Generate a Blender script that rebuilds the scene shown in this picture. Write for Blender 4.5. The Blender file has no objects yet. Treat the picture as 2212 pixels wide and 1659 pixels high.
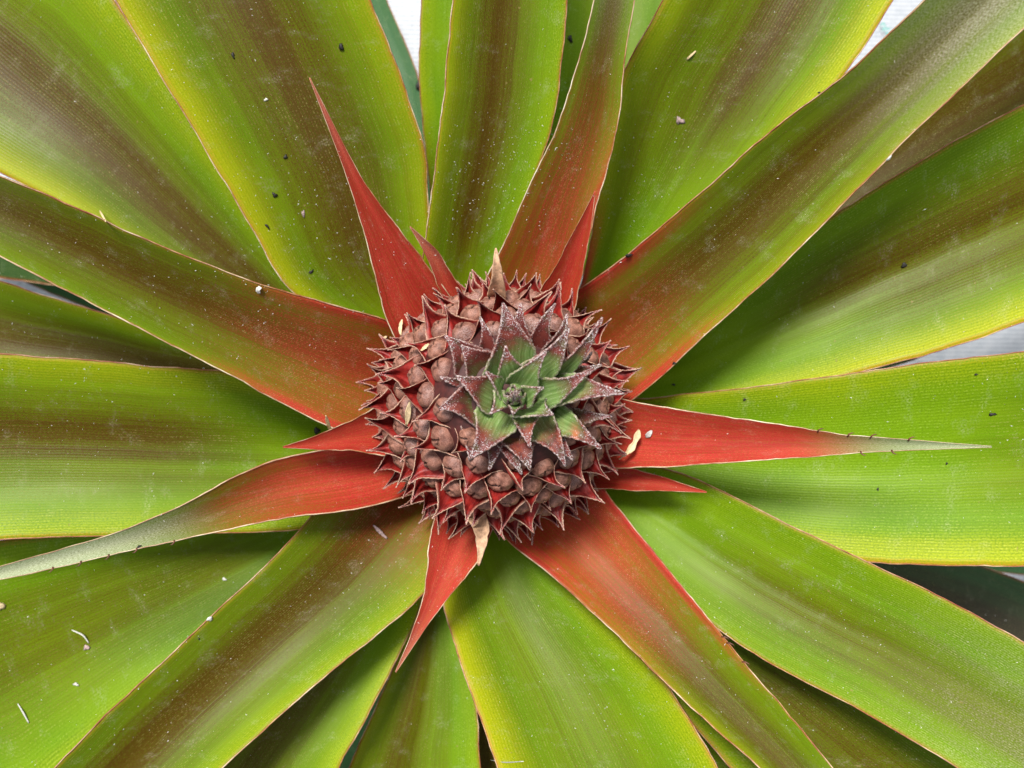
import bpy, math, random
import numpy as np
from mathutils import Vector, Matrix

random.seed(7)
rng = np.random.default_rng(11)
S = bpy.context.scene
COL = S.collection

# ------------------------------------------------------------------ camera
HC = 0.47                       # height of the phone above the sheet on the ground
LENS, SENSOR = 26.0, 36.0
cam_d = bpy.data.cameras.new("camera")
cam_d.lens = LENS; cam_d.sensor_width = SENSOR
cam_d.clip_start = 0.005; cam_d.clip_end = 50.0
cam_d.dof.use_dof = True
cam_d.dof.focus_distance = 0.205
cam_d.dof.aperture_fstop = 15.0
cam = bpy.data.objects.new("camera", cam_d)
cam.location = (0, 0, HC); cam.rotation_euler = (0, 0, 0)
COL.objects.link(cam); S.camera = cam

# ------------------------------------------------------------------ sky, sun, exposure
SUN_EL, SUN_AZ = math.radians(58), math.radians(-22)     # azimuth from +Y (top of the picture) towards +X
w = bpy.data.worlds.new("World"); S.world = w; w.use_nodes = True
nt = w.node_tree; nt.nodes.clear()
sky = nt.nodes.new("ShaderNodeTexSky"); sky.sky_type = 'NISHITA'; sky.sun_disc = False
sky.sun_elevation = SUN_EL; sky.sun_rotation = SUN_AZ
sky.air_density = 1.0; sky.dust_density = 3.0; sky.ozone_density = 1.0
hs = nt.nodes.new("ShaderNodeHueSaturation"); hs.inputs['Saturation'].default_value = 0.25
bg = nt.nodes.new("ShaderNodeBackground"); bg.inputs['Strength'].default_value = 0.05
out = nt.nodes.new("ShaderNodeOutputWorld")
nt.links.new(sky.outputs[0], hs.inputs['Color']); nt.links.new(hs.outputs[0], bg.inputs['Color'])
nt.links.new(bg.outputs[0], out.inputs['Surface'])
sd = bpy.data.lights.new("sun", 'SUN'); sd.energy = 1.5; sd.angle = math.radians(14); sd.color = (1.0, 0.96, 0.9)
sun = bpy.data.objects.new("sun", sd); COL.objects.link(sun)
sdir = Vector((math.sin(SUN_AZ) * math.cos(SUN_EL), math.cos(SUN_AZ) * math.cos(SUN_EL), math.sin(SUN_EL)))
sun.rotation_euler = sdir.to_track_quat('Z', 'Y').to_euler(); sun.location = (0, 0, 3)
S.view_settings.view_transform = 'Standard'; S.view_settings.look = 'None'
S.view_settings.exposure = 1.72; S.view_settings.gamma = 1.0
S.render.resolution_x = 1024; S.render.resolution_y = 768
S.cycles.max_bounces = 8; S.cycles.diffuse_bounces = 5; S.cycles.transmission_bounces = 4

# ------------------------------------------------------------------ pixel <-> place
FPX = LENS / SENSOR * 2212.0    # focal length in pixels of a 2212 x 1659 view of the photograph
def at(x, y, z):
    d = HC - z
    return np.array([(x - 1106.0) / FPX * d, -(y - 829.5) / FPX * d, z])
AX = at(1080, 890, 0.20)[:2]    # where the stem stands
def smooth(e0, e1, x):
    t = np.clip((np.asarray(x, float) - e0) / (e1 - e0), 0, 1)
    return t * t * (3 - 2 * t)

# ------------------------------------------------------------------ materials
def new_mat(name):
    m = bpy.data.materials.new(name); m.use_nodes = True
    t = m.node_tree; t.nodes.clear()
    return m, t
class N:
    """tiny node helper"""
    def __init__(s, t): s.t = t
    def n(s, typ, **kw):
        nd = s.t.nodes.new(typ)
        for k, v in kw.items(): setattr(nd, k, v)
        return nd
    def put(s, sock, v):
        if hasattr(v, 'is_output') or isinstance(v, bpy.types.NodeSocket): s.t.links.new(v, sock)
        else: sock.default_value = v
    def attr(s, name):
        return s.n("ShaderNodeAttribute", attribute_name=name).outputs['Fac']
    def math(s, op, a, b=0.0, clamp=False):
        nd = s.n("ShaderNodeMath", operation=op, use_clamp=clamp)
        s.put(nd.inputs[0], a); s.put(nd.inputs[1], b); return nd.outputs[0]
    def mix(s, f, a, b, blend='MIX'):
        nd = s.n("ShaderNodeMix", data_type='RGBA', blend_type=blend)
        s.put(nd.inputs[0], f)
        for i, v in ((6, a), (7, b)):
            s.put(nd.inputs[i], (*v, 1.0) if isinstance(v, tuple) and len(v) == 3 else v)
        return nd.outputs[2]
    def noise(s, vec, scale, detail=2.0, rough=0.5, out='Fac'):
        nd = s.n("ShaderNodeTexNoise"); s.put(nd.inputs['Vector'], vec)
        nd.inputs['Scale'].default_value = scale; nd.inputs['Detail'].default_value = detail
        nd.inputs['Roughness'].default_value = rough
        return nd.outputs[0 if out == 'Fac' else 1]
    def ramp(s, v, lo, hi, a=0.0, b=1.0):
        nd = s.n("ShaderNodeMapRange", interpolation_type='SMOOTHSTEP'); s.put(nd.inputs[0], v)
        for i, q in ((1, lo), (2, hi), (3, a), (4, b)): nd.inputs[i].default_value = q
        return nd.outputs[0]
    def scale(s, vec, sc):
        nd = s.n("ShaderNodeMapping"); s.put(nd.inputs['Vector'], vec); nd.inputs['Scale'].default_value = sc
        return nd.outputs[0]
    def coord(s, what='Object'):
        return s.n("ShaderNodeTexCoord").outputs[what]
    def bump(s, h, strength, dist, normal=None):
        nd = s.n("ShaderNodeBump"); s.put(nd.inputs['Height'], h)
        nd.inputs['Strength'].default_value = strength; nd.inputs['Distance'].default_value = dist
        if normal is not None: s.put(nd.inputs['Normal'], normal)
        return nd.outputs[0]
    def bsdf(s, col, rough=0.5, normal=None, spec=0.5, sss=0.0, trans=None, tw=0.0, coat=0.0, coat_r=0.3):
        p = s.n("ShaderNodeBsdfPrincipled")
        s.put(p.inputs['Base Color'], (*col, 1.0) if isinstance(col, tuple) else col)
        s.put(p.inputs['Roughness'], rough); s.put(p.inputs['Specular IOR Level'], spec)
        p.inputs['Coat Weight'].default_value = coat; p.inputs['Coat Roughness'].default_value = coat_r
        if normal is not None: s.put(p.inputs['Normal'], normal)
        o = s.n("ShaderNodeOutputMaterial"); res = p.outputs[0]
        if trans is not None:
            tb = s.n("ShaderNodeBsdfTranslucent"); s.put(tb.inputs['Color'], trans)
            mx = s.n("ShaderNodeMixShader"); s.put(mx.inputs[0], tw)
            s.t.links.new(res, mx.inputs[1]); s.t.links.new(tb.outputs[0], mx.inputs[2]); res = mx.outputs[0]
        s.t.links.new(res, o.inputs['Surface'])
        return p

def leaf_material(name, green, yellow, brown, red, pale):
    m, t = new_mat(name); k = N(t)
    uv = k.coord('UV')
    rnd = k.n("ShaderNodeObjectInfo").outputs['Random']
    off = k.n("ShaderNodeVectorMath", operation='ADD'); k.put(off.inputs[0], uv)
    cmb = k.n("ShaderNodeCombineXYZ"); k.put(cmb.inputs[0], k.math('MULTIPLY', rnd, 3.1)); k.put(cmb.inputs[1], k.math('MULTIPLY', rnd, 7.7))
    k.put(off.inputs[1], cmb.outputs[0]); P = off.outputs[0]
    streak = k.noise(k.scale(P, (1.0, 0.006, 1)), 1100, 2.0, 0.6)       # fibre lines running along the blade
    vw = k.n("ShaderNodeTexWave", wave_type='BANDS', bands_direction='X', wave_profile='SIN'); k.put(vw.inputs['Vector'], P)
    vw.inputs['Scale'].default_value = 480; vw.inputs['Distortion'].default_value = 1.2; vw.inputs['Detail'].default_value = 1.0; vw.inputs['Detail Scale'].default_value = .12
    vein = vw.outputs['Fac']
    fine = k.noise(k.scale(P, (1.0, 0.02, 1)), 3800, 1.0, 0.5)
    broad = k.noise(k.scale(P, (1.0, 0.014, 1)), 300, 2.0, 0.55)
    blotch = k.noise(k.scale(P, (1.0, 0.30, 1)), 70, 2.0, 0.5)
    grain = k.noise(k.scale(P, (1.0, 0.55, 1)), 2900, 3.0, 0.65)
    spots = k.noise(P, 420, 2.0, .6)
    A = {a: k.attr(a) for a in ('brown', 'yellow', 'red', 'pale')}
    def soft(a, amt):
        d = k.math('ADD', k.math('MULTIPLY', k.math('SUBTRACT', broad, 0.5), amt * .55), k.math('MULTIPLY', k.math('SUBTRACT', grain, 0.5), amt * 1.9))
        d = k.math('ADD', d, k.math('MULTIPLY', k.math('SUBTRACT', vein, .5), amt * .22))
        d = k.math('ADD', d, k.math('MULTIPLY', k.math('SUBTRACT', streak, .5), amt * .5))
        g = k.math('MULTIPLY', k.math('MULTIPLY', a, k.math('SUBTRACT', 1.25, a)), 4.0, clamp=True)
        return k.math('ADD', a, k.math('MULTIPLY', d, g), clamp=True)
    g2 = k.mix(k.ramp(blotch, .3, .7), green, tuple(c * q for c, q in zip(green, (.72, .86, .8))))
    c = k.mix(soft(A['yellow'], .5), g2, yellow)
    c = k.mix(soft(A['brown'], .75), c, brown)
    c = k.mix(soft(A['red'], .7), c, k.mix(k.ramp(k.math('ADD', k.math('MULTIPLY', streak, .5), k.math('MULTIPLY', blotch, .5)), .38, .62), tuple(q * .85 for q in red), (red[0] * 1.2, red[1] * 1.6, red[2] * 1.6)))
    c = k.mix(k.math('MULTIPLY', soft(A['pale'], .8), k.ramp(grain, .38, .6, .35, 1.0)), c, pale)
    # pale fibre lines broken into dots, darker furrows between the veins
    dots = k.math('MULTIPLY', k.math('MULTIPLY', k.ramp(vein, .55, .95), k.ramp(fine, .35, .6)), k.ramp(grain, .48, .64))
    dots = k.math('MULTIPLY', dots, k.ramp(blotch, .35, .7, .25, .65))
    c = k.mix(dots, c, k.mix(.5, c, (.72, .74, .22)))
    fur = k.math('MULTIPLY', k.ramp(vein, .45, .1), k.ramp(broad, .3, .7, .06, .26))
    c = k.mix(fur, c, k.mix(.65, c, (.02, .025, .002)))
    mott = k.math('MULTIPLY', k.ramp(grain, .54, .36), .42)
    c = k.mix(mott, c, k.mix(.5, c, (.02, .025, .002)))
    # small dry scars
    c = k.mix(k.math('MULTIPLY', k.ramp(spots, .70, .78), .6), c, (.30, .21, .08))
    film = k.math('MULTIPLY', k.ramp(k.noise(P, 130, 4.0, .7), .52, .75), k.ramp(grain, .42, .62, .0, .30))
    c = k.mix(film, c, (.50, .50, .34))
    h = k.math('ADD', k.math('MULTIPLY', vein, .3), k.math('ADD', k.math('MULTIPLY', streak, .7), k.math('MULTIPLY', grain, .35)))
    nrm = k.bump(broad, .18, .0006, k.bump(h, .45, .00016))
    rough = k.ramp(k.math('ADD', k.math('MULTIPLY', blotch, .6), k.math('MULTIPLY', grain, .4)), .3, .7, .34, .50)
    hsv = k.n("ShaderNodeHueSaturation"); k.put(hsv.inputs['Color'], c); hsv.inputs['Value'].default_value = 1.35
    k.bsdf(c, rough, nrm, .14, trans=hsv.outputs[0], tw=.22)
    return m
GREEN, YELLOW = (.19, .33, .003), (.50, .52, .006)
BROWN, RED, PALE = (.082, .043, .002), (.45, .025, .021), (.56, .62, .42)
M_LEAF = leaf_material("leaf_blade", GREEN, YELLOW, BROWN, RED, PALE)
M_LOW2 = leaf_material("shaded_old_leaf_blade", (.03, .075, .012), (.12, .22, .05), (.055, .042, .028), RED, (.4, .5, .42))  # old dark green blade, shade of the deep gaps put into its colours
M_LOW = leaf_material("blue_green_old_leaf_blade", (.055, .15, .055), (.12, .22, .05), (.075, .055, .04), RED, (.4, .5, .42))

def simple(name, col, rough=.6, scale=1500., var=.35, bump=.2, dist=.0002, spec=.4, tw=None):
    m, t = new_mat(name); k = N(t); P = k.coord('Object')
    nz = k.noise(P, scale, 3.0, .6)
    c = k.mix(k.ramp(nz, .3, .7), tuple(q * (1 - var) for q in col), tuple(min(1, q * (1 + var)) for q in col))
    rv = k.ramp(k.n("ShaderNodeObjectInfo").outputs['Random'], 0, 1, .8, 1.15)
    mul = k.n("ShaderNodeVectorMath", operation='SCALE'); k.put(mul.inputs[0], c); k.put(mul.inputs['Scale'], rv)
    k.bsdf(mul.outputs[0], rough, k.bump(nz, bump, dist), spec, trans=(None if tw is None else mul.outputs[0]), tw=(tw or 0))
    return m

def margin_material():
    m, t = new_mat("leaf_margin"); k = N(t); P = k.coord('UV')
    nz = k.noise(k.scale(P, (1, .25, 1)), 900, 3.0, .6)
    rd = k.mix(k.ramp(nz, .35, .7), (.22, .05, .02), (.42, .20, .07))
    pl = k.mix(k.ramp(nz, .35, .7), (.62, .44, .26), (.80, .74, .55))
    c = k.mix(k.math('ADD', k.attr('pale'), k.math('MULTIPLY', k.math('SUBTRACT', nz, .5), .8), clamp=True), rd, pl)
    k.bsdf(c, .5, k.bump(nz, .3, .0001), .4)
    return m
M_MARGIN = margin_material()

def bract_material():
    m, t = new_mat("fruit_bract_red"); k = N(t); P = k.coord('Object'); uv = k.coord('UV')
    oi = k.n("ShaderNodeObjectInfo").outputs['Random']
    nz = k.noise(P, 420, 3.0, .6); gr = k.noise(P, 4200, 1.0, .5)
    fib = k.noise(k.scale(uv, (1, .05, 1)), 2600, 1.0, .5)
    c = k.mix(k.ramp(nz, .3, .7), (.13, .007, .007), (.34, .021, .016))
    c = k.mix(k.math('MULTIPLY', k.ramp(fib, .45, .65), .25), c, (.40, .06, .045))
    sc = k.math('MULTIPLY', k.ramp(gr, .52, .60), k.ramp(k.attr('tip'), .5, 1., 0., .75))
    c = k.mix(sc, c, (.74, .60, .60))
    ed = k.math('MULTIPLY', k.attr('edge'), k.ramp(nz, .25, .5, .55, 1.0))
    c = k.mix(ed, c, k.mix(k.ramp(gr, .35, .65), (.36, .17, .11), (.72, .54, .40)))
    k.bsdf(c, .42, k.bump(k.math('ADD', fib, gr), .35, .00015), .3, trans=c, tw=.15)
    return m
M_BRACT = bract_material()

def eye_material():
    m, t = new_mat("dried_fruitlet"); k = N(t); P = k.coord('Object')
    oi = k.n("ShaderNodeObjectInfo").outputs['Random']
    add = k.n("ShaderNodeVectorMath", operation='ADD'); k.put(add.inputs[0], P)
    cb = k.n("ShaderNodeCombineXYZ"); k.put(cb.inputs[0], oi); k.put(cb.inputs[2], k.math('MULTIPLY', oi, 5)); k.put(add.inputs[1], cb.outputs[0])
    V = add.outputs[0]
    nz = k.noise(V, 500, 4.0, .65); gr = k.noise(V, 3600, 2.0, .6)
    c = k.mix(k.ramp(nz, .3, .7), (.11, .040, .026), (.36, .165, .115))
    c = k.mix(k.ramp(oi, 0., 1., 0., .35), c, (.22, .09, .07))
    c = k.mix(k.math('MULTIPLY', k.ramp(gr, .52, .72), .22), c, (.55, .36, .28))
    c = k.mix(k.math('MULTIPLY', k.ramp(gr, .50, .34), .4), c, (.07, .025, .016))
    c = k.mix(k.math('MULTIPLY', k.ramp(k.attr('seam'), .12, .55), .88), c, (.035, .012, .008))
    fuzz = k.math('MULTIPLY', k.attr('fuzz'), k.ramp(gr, .40, .62))
    c = k.mix(k.math('MULTIPLY', fuzz, k.ramp(oi, .5, 1., 0., .4)), c, (.5, .46, .47))
    k.bsdf(c, .5, k.bump(k.math('ADD', nz, k.math('MULTIPLY', gr, .5)), .5, .0003), .3)
    return m
M_EYE = eye_material()

def crown_material():
    m, t = new_mat("crown_leaf_scurfy"); k = N(t); P = k.coord('Object'); uv = k.coord('UV')
    nz = k.noise(P, 300, 3.0, .6); gr = k.noise(P, 3900, 1.0, .5); gr2 = k.noise(P, 2100, 2.0, .6)
    fib = k.noise(k.scale(uv, (1, .05, 1)), 1800, 1.0, .5)
    g = k.mix(k.ramp(fib, .3, .7), (.12, .215, .045), (.25, .37, .12))
    pur = k.mix(k.ramp(nz, .35, .65), (.075, .011, .013), (.17, .034, .026))
    pm = k.math('ADD', k.attr('purple'), k.math('MULTIPLY', k.math('SUBTRACT', nz, .5), .9), clamp=True)
    c = k.mix(pm, g, pur)
    c = k.mix(k.math('MULTIPLY', k.math('MULTIPLY', k.attr('warm'), .75), k.ramp(nz, .45, .7)), c, (.5, .13, .03))
    sc = k.math('ADD', k.math('MULTIPLY', k.attr('tip'), .62), k.math('MULTIPLY', k.attr('edge'), .26))
    thr = k.math('SUBTRACT', .68, k.math('MULTIPLY', sc, .28))
    dm = k.math('MULTIPLY', k.math('SUBTRACT', gr, thr), 12.0, clamp=True)
    dm = k.math('MULTIPLY', dm, k.ramp(gr2, .40, .6, .12, 1.0))
    c = k.mix(k.math('MULTIPLY', dm, .85), c, (.70, .67, .69))
    c = k.mix(k.math('MULTIPLY', k.math('MULTIPLY', k.attr('rim'), k.ramp(gr2, .38, .6, .05, 1.)), .6), c, (.58, .44, .40))
    k.bsdf(c, .5, k.bump(k.math('ADD', k.math('MULTIPLY', fib, .6), gr), .4, .0002), .3, trans=c, tw=.12)
    return m
M_CROWN = crown_material()
M_CORE = simple("fruit_flesh_dark", (.06, .010, .008), .6, 600)
M_STEM = simple("stem", (.10, .12, .03), .6, 200)
M_DRY = simple("dried_bract_tan", (.58, .36, .22), .7, 700, .35, .5, .0003)
M_STRAW = simple("cream_straw", (.74, .58, .34), .7, 900, .22, .5, .0002, tw=.2)
M_WHITE = simple("white_flake", (.62, .61, .57), .7, 1500, .18, .4, .0002)
M_PINKF = simple("greyish_pink_flake", (.36, .26, .25), .8, 1800, .5, .5, .0002)
M_BLACK = simple("black_speck", (.018, .015, .013), .55, 2500, .6, .6, .0002)
M_PETAL = simple("purple_petal", (.13, .085, .32), .5, 900)
M_THORN = simple("brown_spine", (.12, .04, .022), .5, 900)

# ------------------------------------------------------------------ mesh helpers
def children_loc(parent):
    v = Vector((0, 0, 0))
    while parent is not None:
        v += parent.location; parent = parent.parent
    return v
def link(name, me, origin, parent):
    o = bpy.data.objects.new(name, me); COL.objects.link(o)
    if parent is not None: o.parent = parent
    o.location = Vector(origin) - children_loc(parent)
    return o
def grid_normals(P):
    du = np.gradient(P, axis=1); dv = np.gradient(P, axis=0)
    n = np.cross(du, dv); l = np.linalg.norm(n, axis=2, keepdims=True); n = n / np.maximum(l, 1e-12)
    return n
def shell_mesh(name, P, th, attrs, uv, mat):
    """closed sheet: P rows x cols points (world), thickness th(rows, cols); attrs name -> (rows, cols)"""
    P = np.asarray(P, float); R, C, _ = P.shape
    n = grid_normals(P)
    if n[..., 2].mean() < 0: n = -n; flip = True
    else: flip = False
    th = np.broadcast_to(th, (R, C))
    B = P - n * th[..., None]
    V = np.concatenate([P.reshape(-1, 3), B.reshape(-1, 3)])
    idx = np.arange(R * C).reshape(R, C); F = []
    a, b, c, d = idx[:-1, :-1], idx[:-1, 1:], idx[1:, 1:], idx[1:, :-1]
    top = np.stack([a, b, c, d], -1).reshape(-1, 4)
    if flip: top = top[:, ::-1]
    bot = (top + R * C)[:, ::-1]
    ring = list(idx[0, :]) + list(idx[1:, -1]) + list(idx[-1, -2::-1]) + list(idx[-2:0:-1, 0])
    side = []
    for i in range(len(ring)):
        p, q = int(ring[i]), int(ring[(i + 1) % len(ring)])
        s = (p, p + R * C, q + R * C, q)
        side.append(s if not flip else s[::-1])
    F = [tuple(map(int, f)) for f in top] + [tuple(map(int, f)) for f in bot] + side
    me = bpy.data.meshes.new(name)
    org = V[: R * C].reshape(R, C, 3)[0].mean(0)
    me.from_pydata((V - org).tolist(), [], F); me.update()
    for nm, arr in attrs.items():
        at_ = me.attributes.new(nm, 'FLOAT', 'POINT')
        f = np.asarray(np.broadcast_to(arr, (R, C)), np.float32).reshape(-1)
        at_.data.foreach_set('value', np.concatenate([f, f]))
    ul = me.uv_layers.new(name="uv")
    u2 = np.asarray(uv, float).reshape(-1, 2); u2 = np.concatenate([u2, u2])
    li = np.empty(len(me.loops), np.int32); me.loops.foreach_get('vertex_index', li)
    ul.data.foreach_set('uv', u2[li].astype(np.float32).reshape(-1))
    me.polygons.foreach_set('use_smooth', [True] * len(me.polygons))
    me.materials.append(mat)
    return me, org
def tube_mesh(name, pts, rad, mat, pale=None, seg=5, jitter=0.0):
    pts = np.asarray(pts, float); n = len(pts); rad = np.broadcast_to(rad, (n,))
    T = np.gradient(pts, axis=0); T /= np.maximum(np.linalg.norm(T, axis=1, keepdims=True), 1e-12)
    up = np.array([0, 0, 1.0]); A = np.cross(T, up); A /= np.maximum(np.linalg.norm(A, axis=1, keepdims=True), 1e-9); Bn = np.cross(A, T)
    V = []; F = []
    for i in range(n):
        for j in range(seg):
            a = 2 * math.pi * j / seg
            r = rad[i] * (1 + jitter * rng.uniform(-1, 1))
            V.append(pts[i] + r * (math.cos(a) * A[i] + math.sin(a) * Bn[i]))
    for i in range(n - 1):
        for j in range(seg):
            k2 = (j + 1) % seg
            F.append((i * seg + j, i * seg + k2, (i + 1) * seg + k2, (i + 1) * seg + j))
    F.append(tuple(range(seg))[::-1]); F.append(tuple((n - 1) * seg + j for j in range(seg)))
    V = np.array(V); org = pts[0].copy()
    me = bpy.data.meshes.new(name); me.from_pydata((V - org).tolist(), [], F); me.update()
    if pale is not None:
        a_ = me.attributes.new('pale', 'FLOAT', 'POINT')
        a_.data.foreach_set('value', np.repeat(np.broadcast_to(pale, (n,)), seg).astype(np.float32))
    s = np.concatenate([[0], np.cumsum(np.linalg.norm(np.diff(pts, axis=0), axis=1))])
    ul = me.uv_layers.new(name="uv"); li = np.empty(len(me.loops), np.int32); me.loops.foreach_get('vertex_index', li)
    uvv = np.stack([np.tile(np.arange(seg) * .0003, n), np.repeat(s, seg)], 1)
    ul.data.foreach_set('uv', uvv[li].astype(np.float32).reshape(-1))
    me.polygons.foreach_set('use_smooth', [True] * len(me.polygons)); me.materials.append(mat)
    return me, org

# ------------------------------------------------------------------ the ground: a white woven sheet
def ground():
    m, t = new_mat("white_woven_sheet"); k = N(t); P = k.coord('Object')
    wv = k.n("ShaderNodeTexWave", wave_type='BANDS', bands_direction='Y'); k.put(wv.inputs['Vector'], P)
    wv.inputs['Scale'].default_value = 110; wv.inputs['Distortion'].default_value = .6
    wx = k.n("ShaderNodeTexWave", wave_type='BANDS', bands_direction='X'); k.put(wx.inputs['Vector'], P)
    wx.inputs['Scale'].default_value = 95; wx.inputs['Distortion'].default_value = .6
    nz = k.noise(P, 160, 3.0, .6); bl = k.noise(P, 14, 2.0, .5)
    c = k.mix(k.ramp(k.math('ADD', k.math('MULTIPLY', wv.outputs['Fac'], .35), k.math('MULTIPLY', nz, .9)), .3, .9), (.33, .36, .40), (.48, .50, .53))
    c = k.mix(k.math('MULTIPLY', k.ramp(nz, .60, .68), k.ramp(bl, .45, .6, .1, .8)), c, (.22, .24, .26))
    k.bsdf(c, .5, k.bump(k.math('ADD', wv.outputs['Fac'], wx.outputs['Fac']), .15, .0005), .4)
    # one gently rumpled sheet
    n = 80; X = np.linspace(-1.5, 1.5, n); xx, yy = np.meshgrid(X, X)
    zz = .006 * np.sin(xx * 17 + 2 * np.sin(yy * 9)) * np.cos(yy * 13 + 1.3)
    V = np.stack([xx, yy, zz], -1).reshape(-1, 3); idx = np.arange(n * n).reshape(n, n)
    F = np.stack([idx[:-1, :-1], idx[:-1, 1:], idx[1:, 1:], idx[1:, :-1]], -1).reshape(-1, 4)
    me = bpy.data.meshes.new("ground"); me.from_pydata(V.tolist(), [], F.tolist()); me.update()
    me.polygons.foreach_set('use_smooth', [True] * len(me.polygons)); me.materials.append(m)
    g = link("ground", me, (0, 0, 0), None); g["kind"] = "structure"
    return g
GROUND = ground()
def ground_z(x, y): return .006 * math.sin(x * 17 + 2 * math.sin(y * 9)) * math.cos(y * 13 + 1.3)
M_PRINT = simple("teal_print", (.10, .42, .36), .5, 900, .25)
for (x0, y0, x1, y1) in [(1895, 62, 1915, 66), (1898, 72, 1912, 76)]:      # a scrap of teal print on the sheet
    a_, b_ = at(x0, y0, 0), at(x1, y1, 0); V = []; F = []
    for i in range(7):
        for j in range(2):
            x_, y_ = a_[0] + (b_[0] - a_[0]) * i / 6, a_[1] + (b_[1] - a_[1]) * j + .002 * math.sin(i)
            V.append((x_, y_, ground_z(x_, y_) + .003))
    F = [(2 * i, 2 * i + 1, 2 * i + 3, 2 * i + 2) for i in range(6)]
    me = bpy.data.meshes.new("print_mark"); me.from_pydata(V, [], F); me.update(); me.materials.append(M_PRINT)
    link("print_mark", me, (0, 0, 0), GROUND)

# ------------------------------------------------------------------ the plant
PLANT = bpy.data.objects.new("pineapple_plant", None); COL.objects.link(PLANT)
PLANT.location = (AX[0], AX[1], 0); PLANT.empty_display_size = .05
PLANT["label"] = "pineapple plant with a young red fruit in the middle of its rosette of leaves"
PLANT["category"] = "plant"
zs = np.linspace(-.02, .205, 14)
me, o_ = tube_mesh("stem", [(AX[0] + .001 * math.sin(i), AX[1], z) for i, z in enumerate(zs)], np.linspace(.02, .012, 14), M_STEM, seg=14, jitter=.05)
link("stem", me, o_, PLANT)

def height(rank, r):
    return .200 - .011 * rank + (.60 - .058 * rank) * r - .85 * r * r
def lift_point(px, py, rank, extra):
    z = np.full(np.shape(px), .2)
    for _ in range(40):
        d = HC - z
        X = (px - 1106.0) / FPX * d; Y = -(py - 829.5) / FPX * d
        r = np.hypot(X - AX[0], Y - AX[1])
        z = .5 * z + .5 * (height(rank, r) + extra)
    d = HC - z
    return np.stack([(px - 1106.0) / FPX * d, -(py - 829.5) / FPX * d, z], -1)
def resample(poly, n, passes=3):
    poly = np.asarray(poly, float)
    s = np.concatenate([[0], np.cumsum(np.hypot(*np.diff(poly, axis=0).T))])
    q = np.linspace(0, s[-1], n)
    o = np.stack([np.interp(q, s, poly[:, 0]), np.interp(q, s, poly[:, 1])], 1)
    for _ in range(passes * 3):
        o[1:-1] = .25 * o[:-2] + .5 * o[1:-1] + .25 * o[2:]
    return o
LEAVES = []
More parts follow.
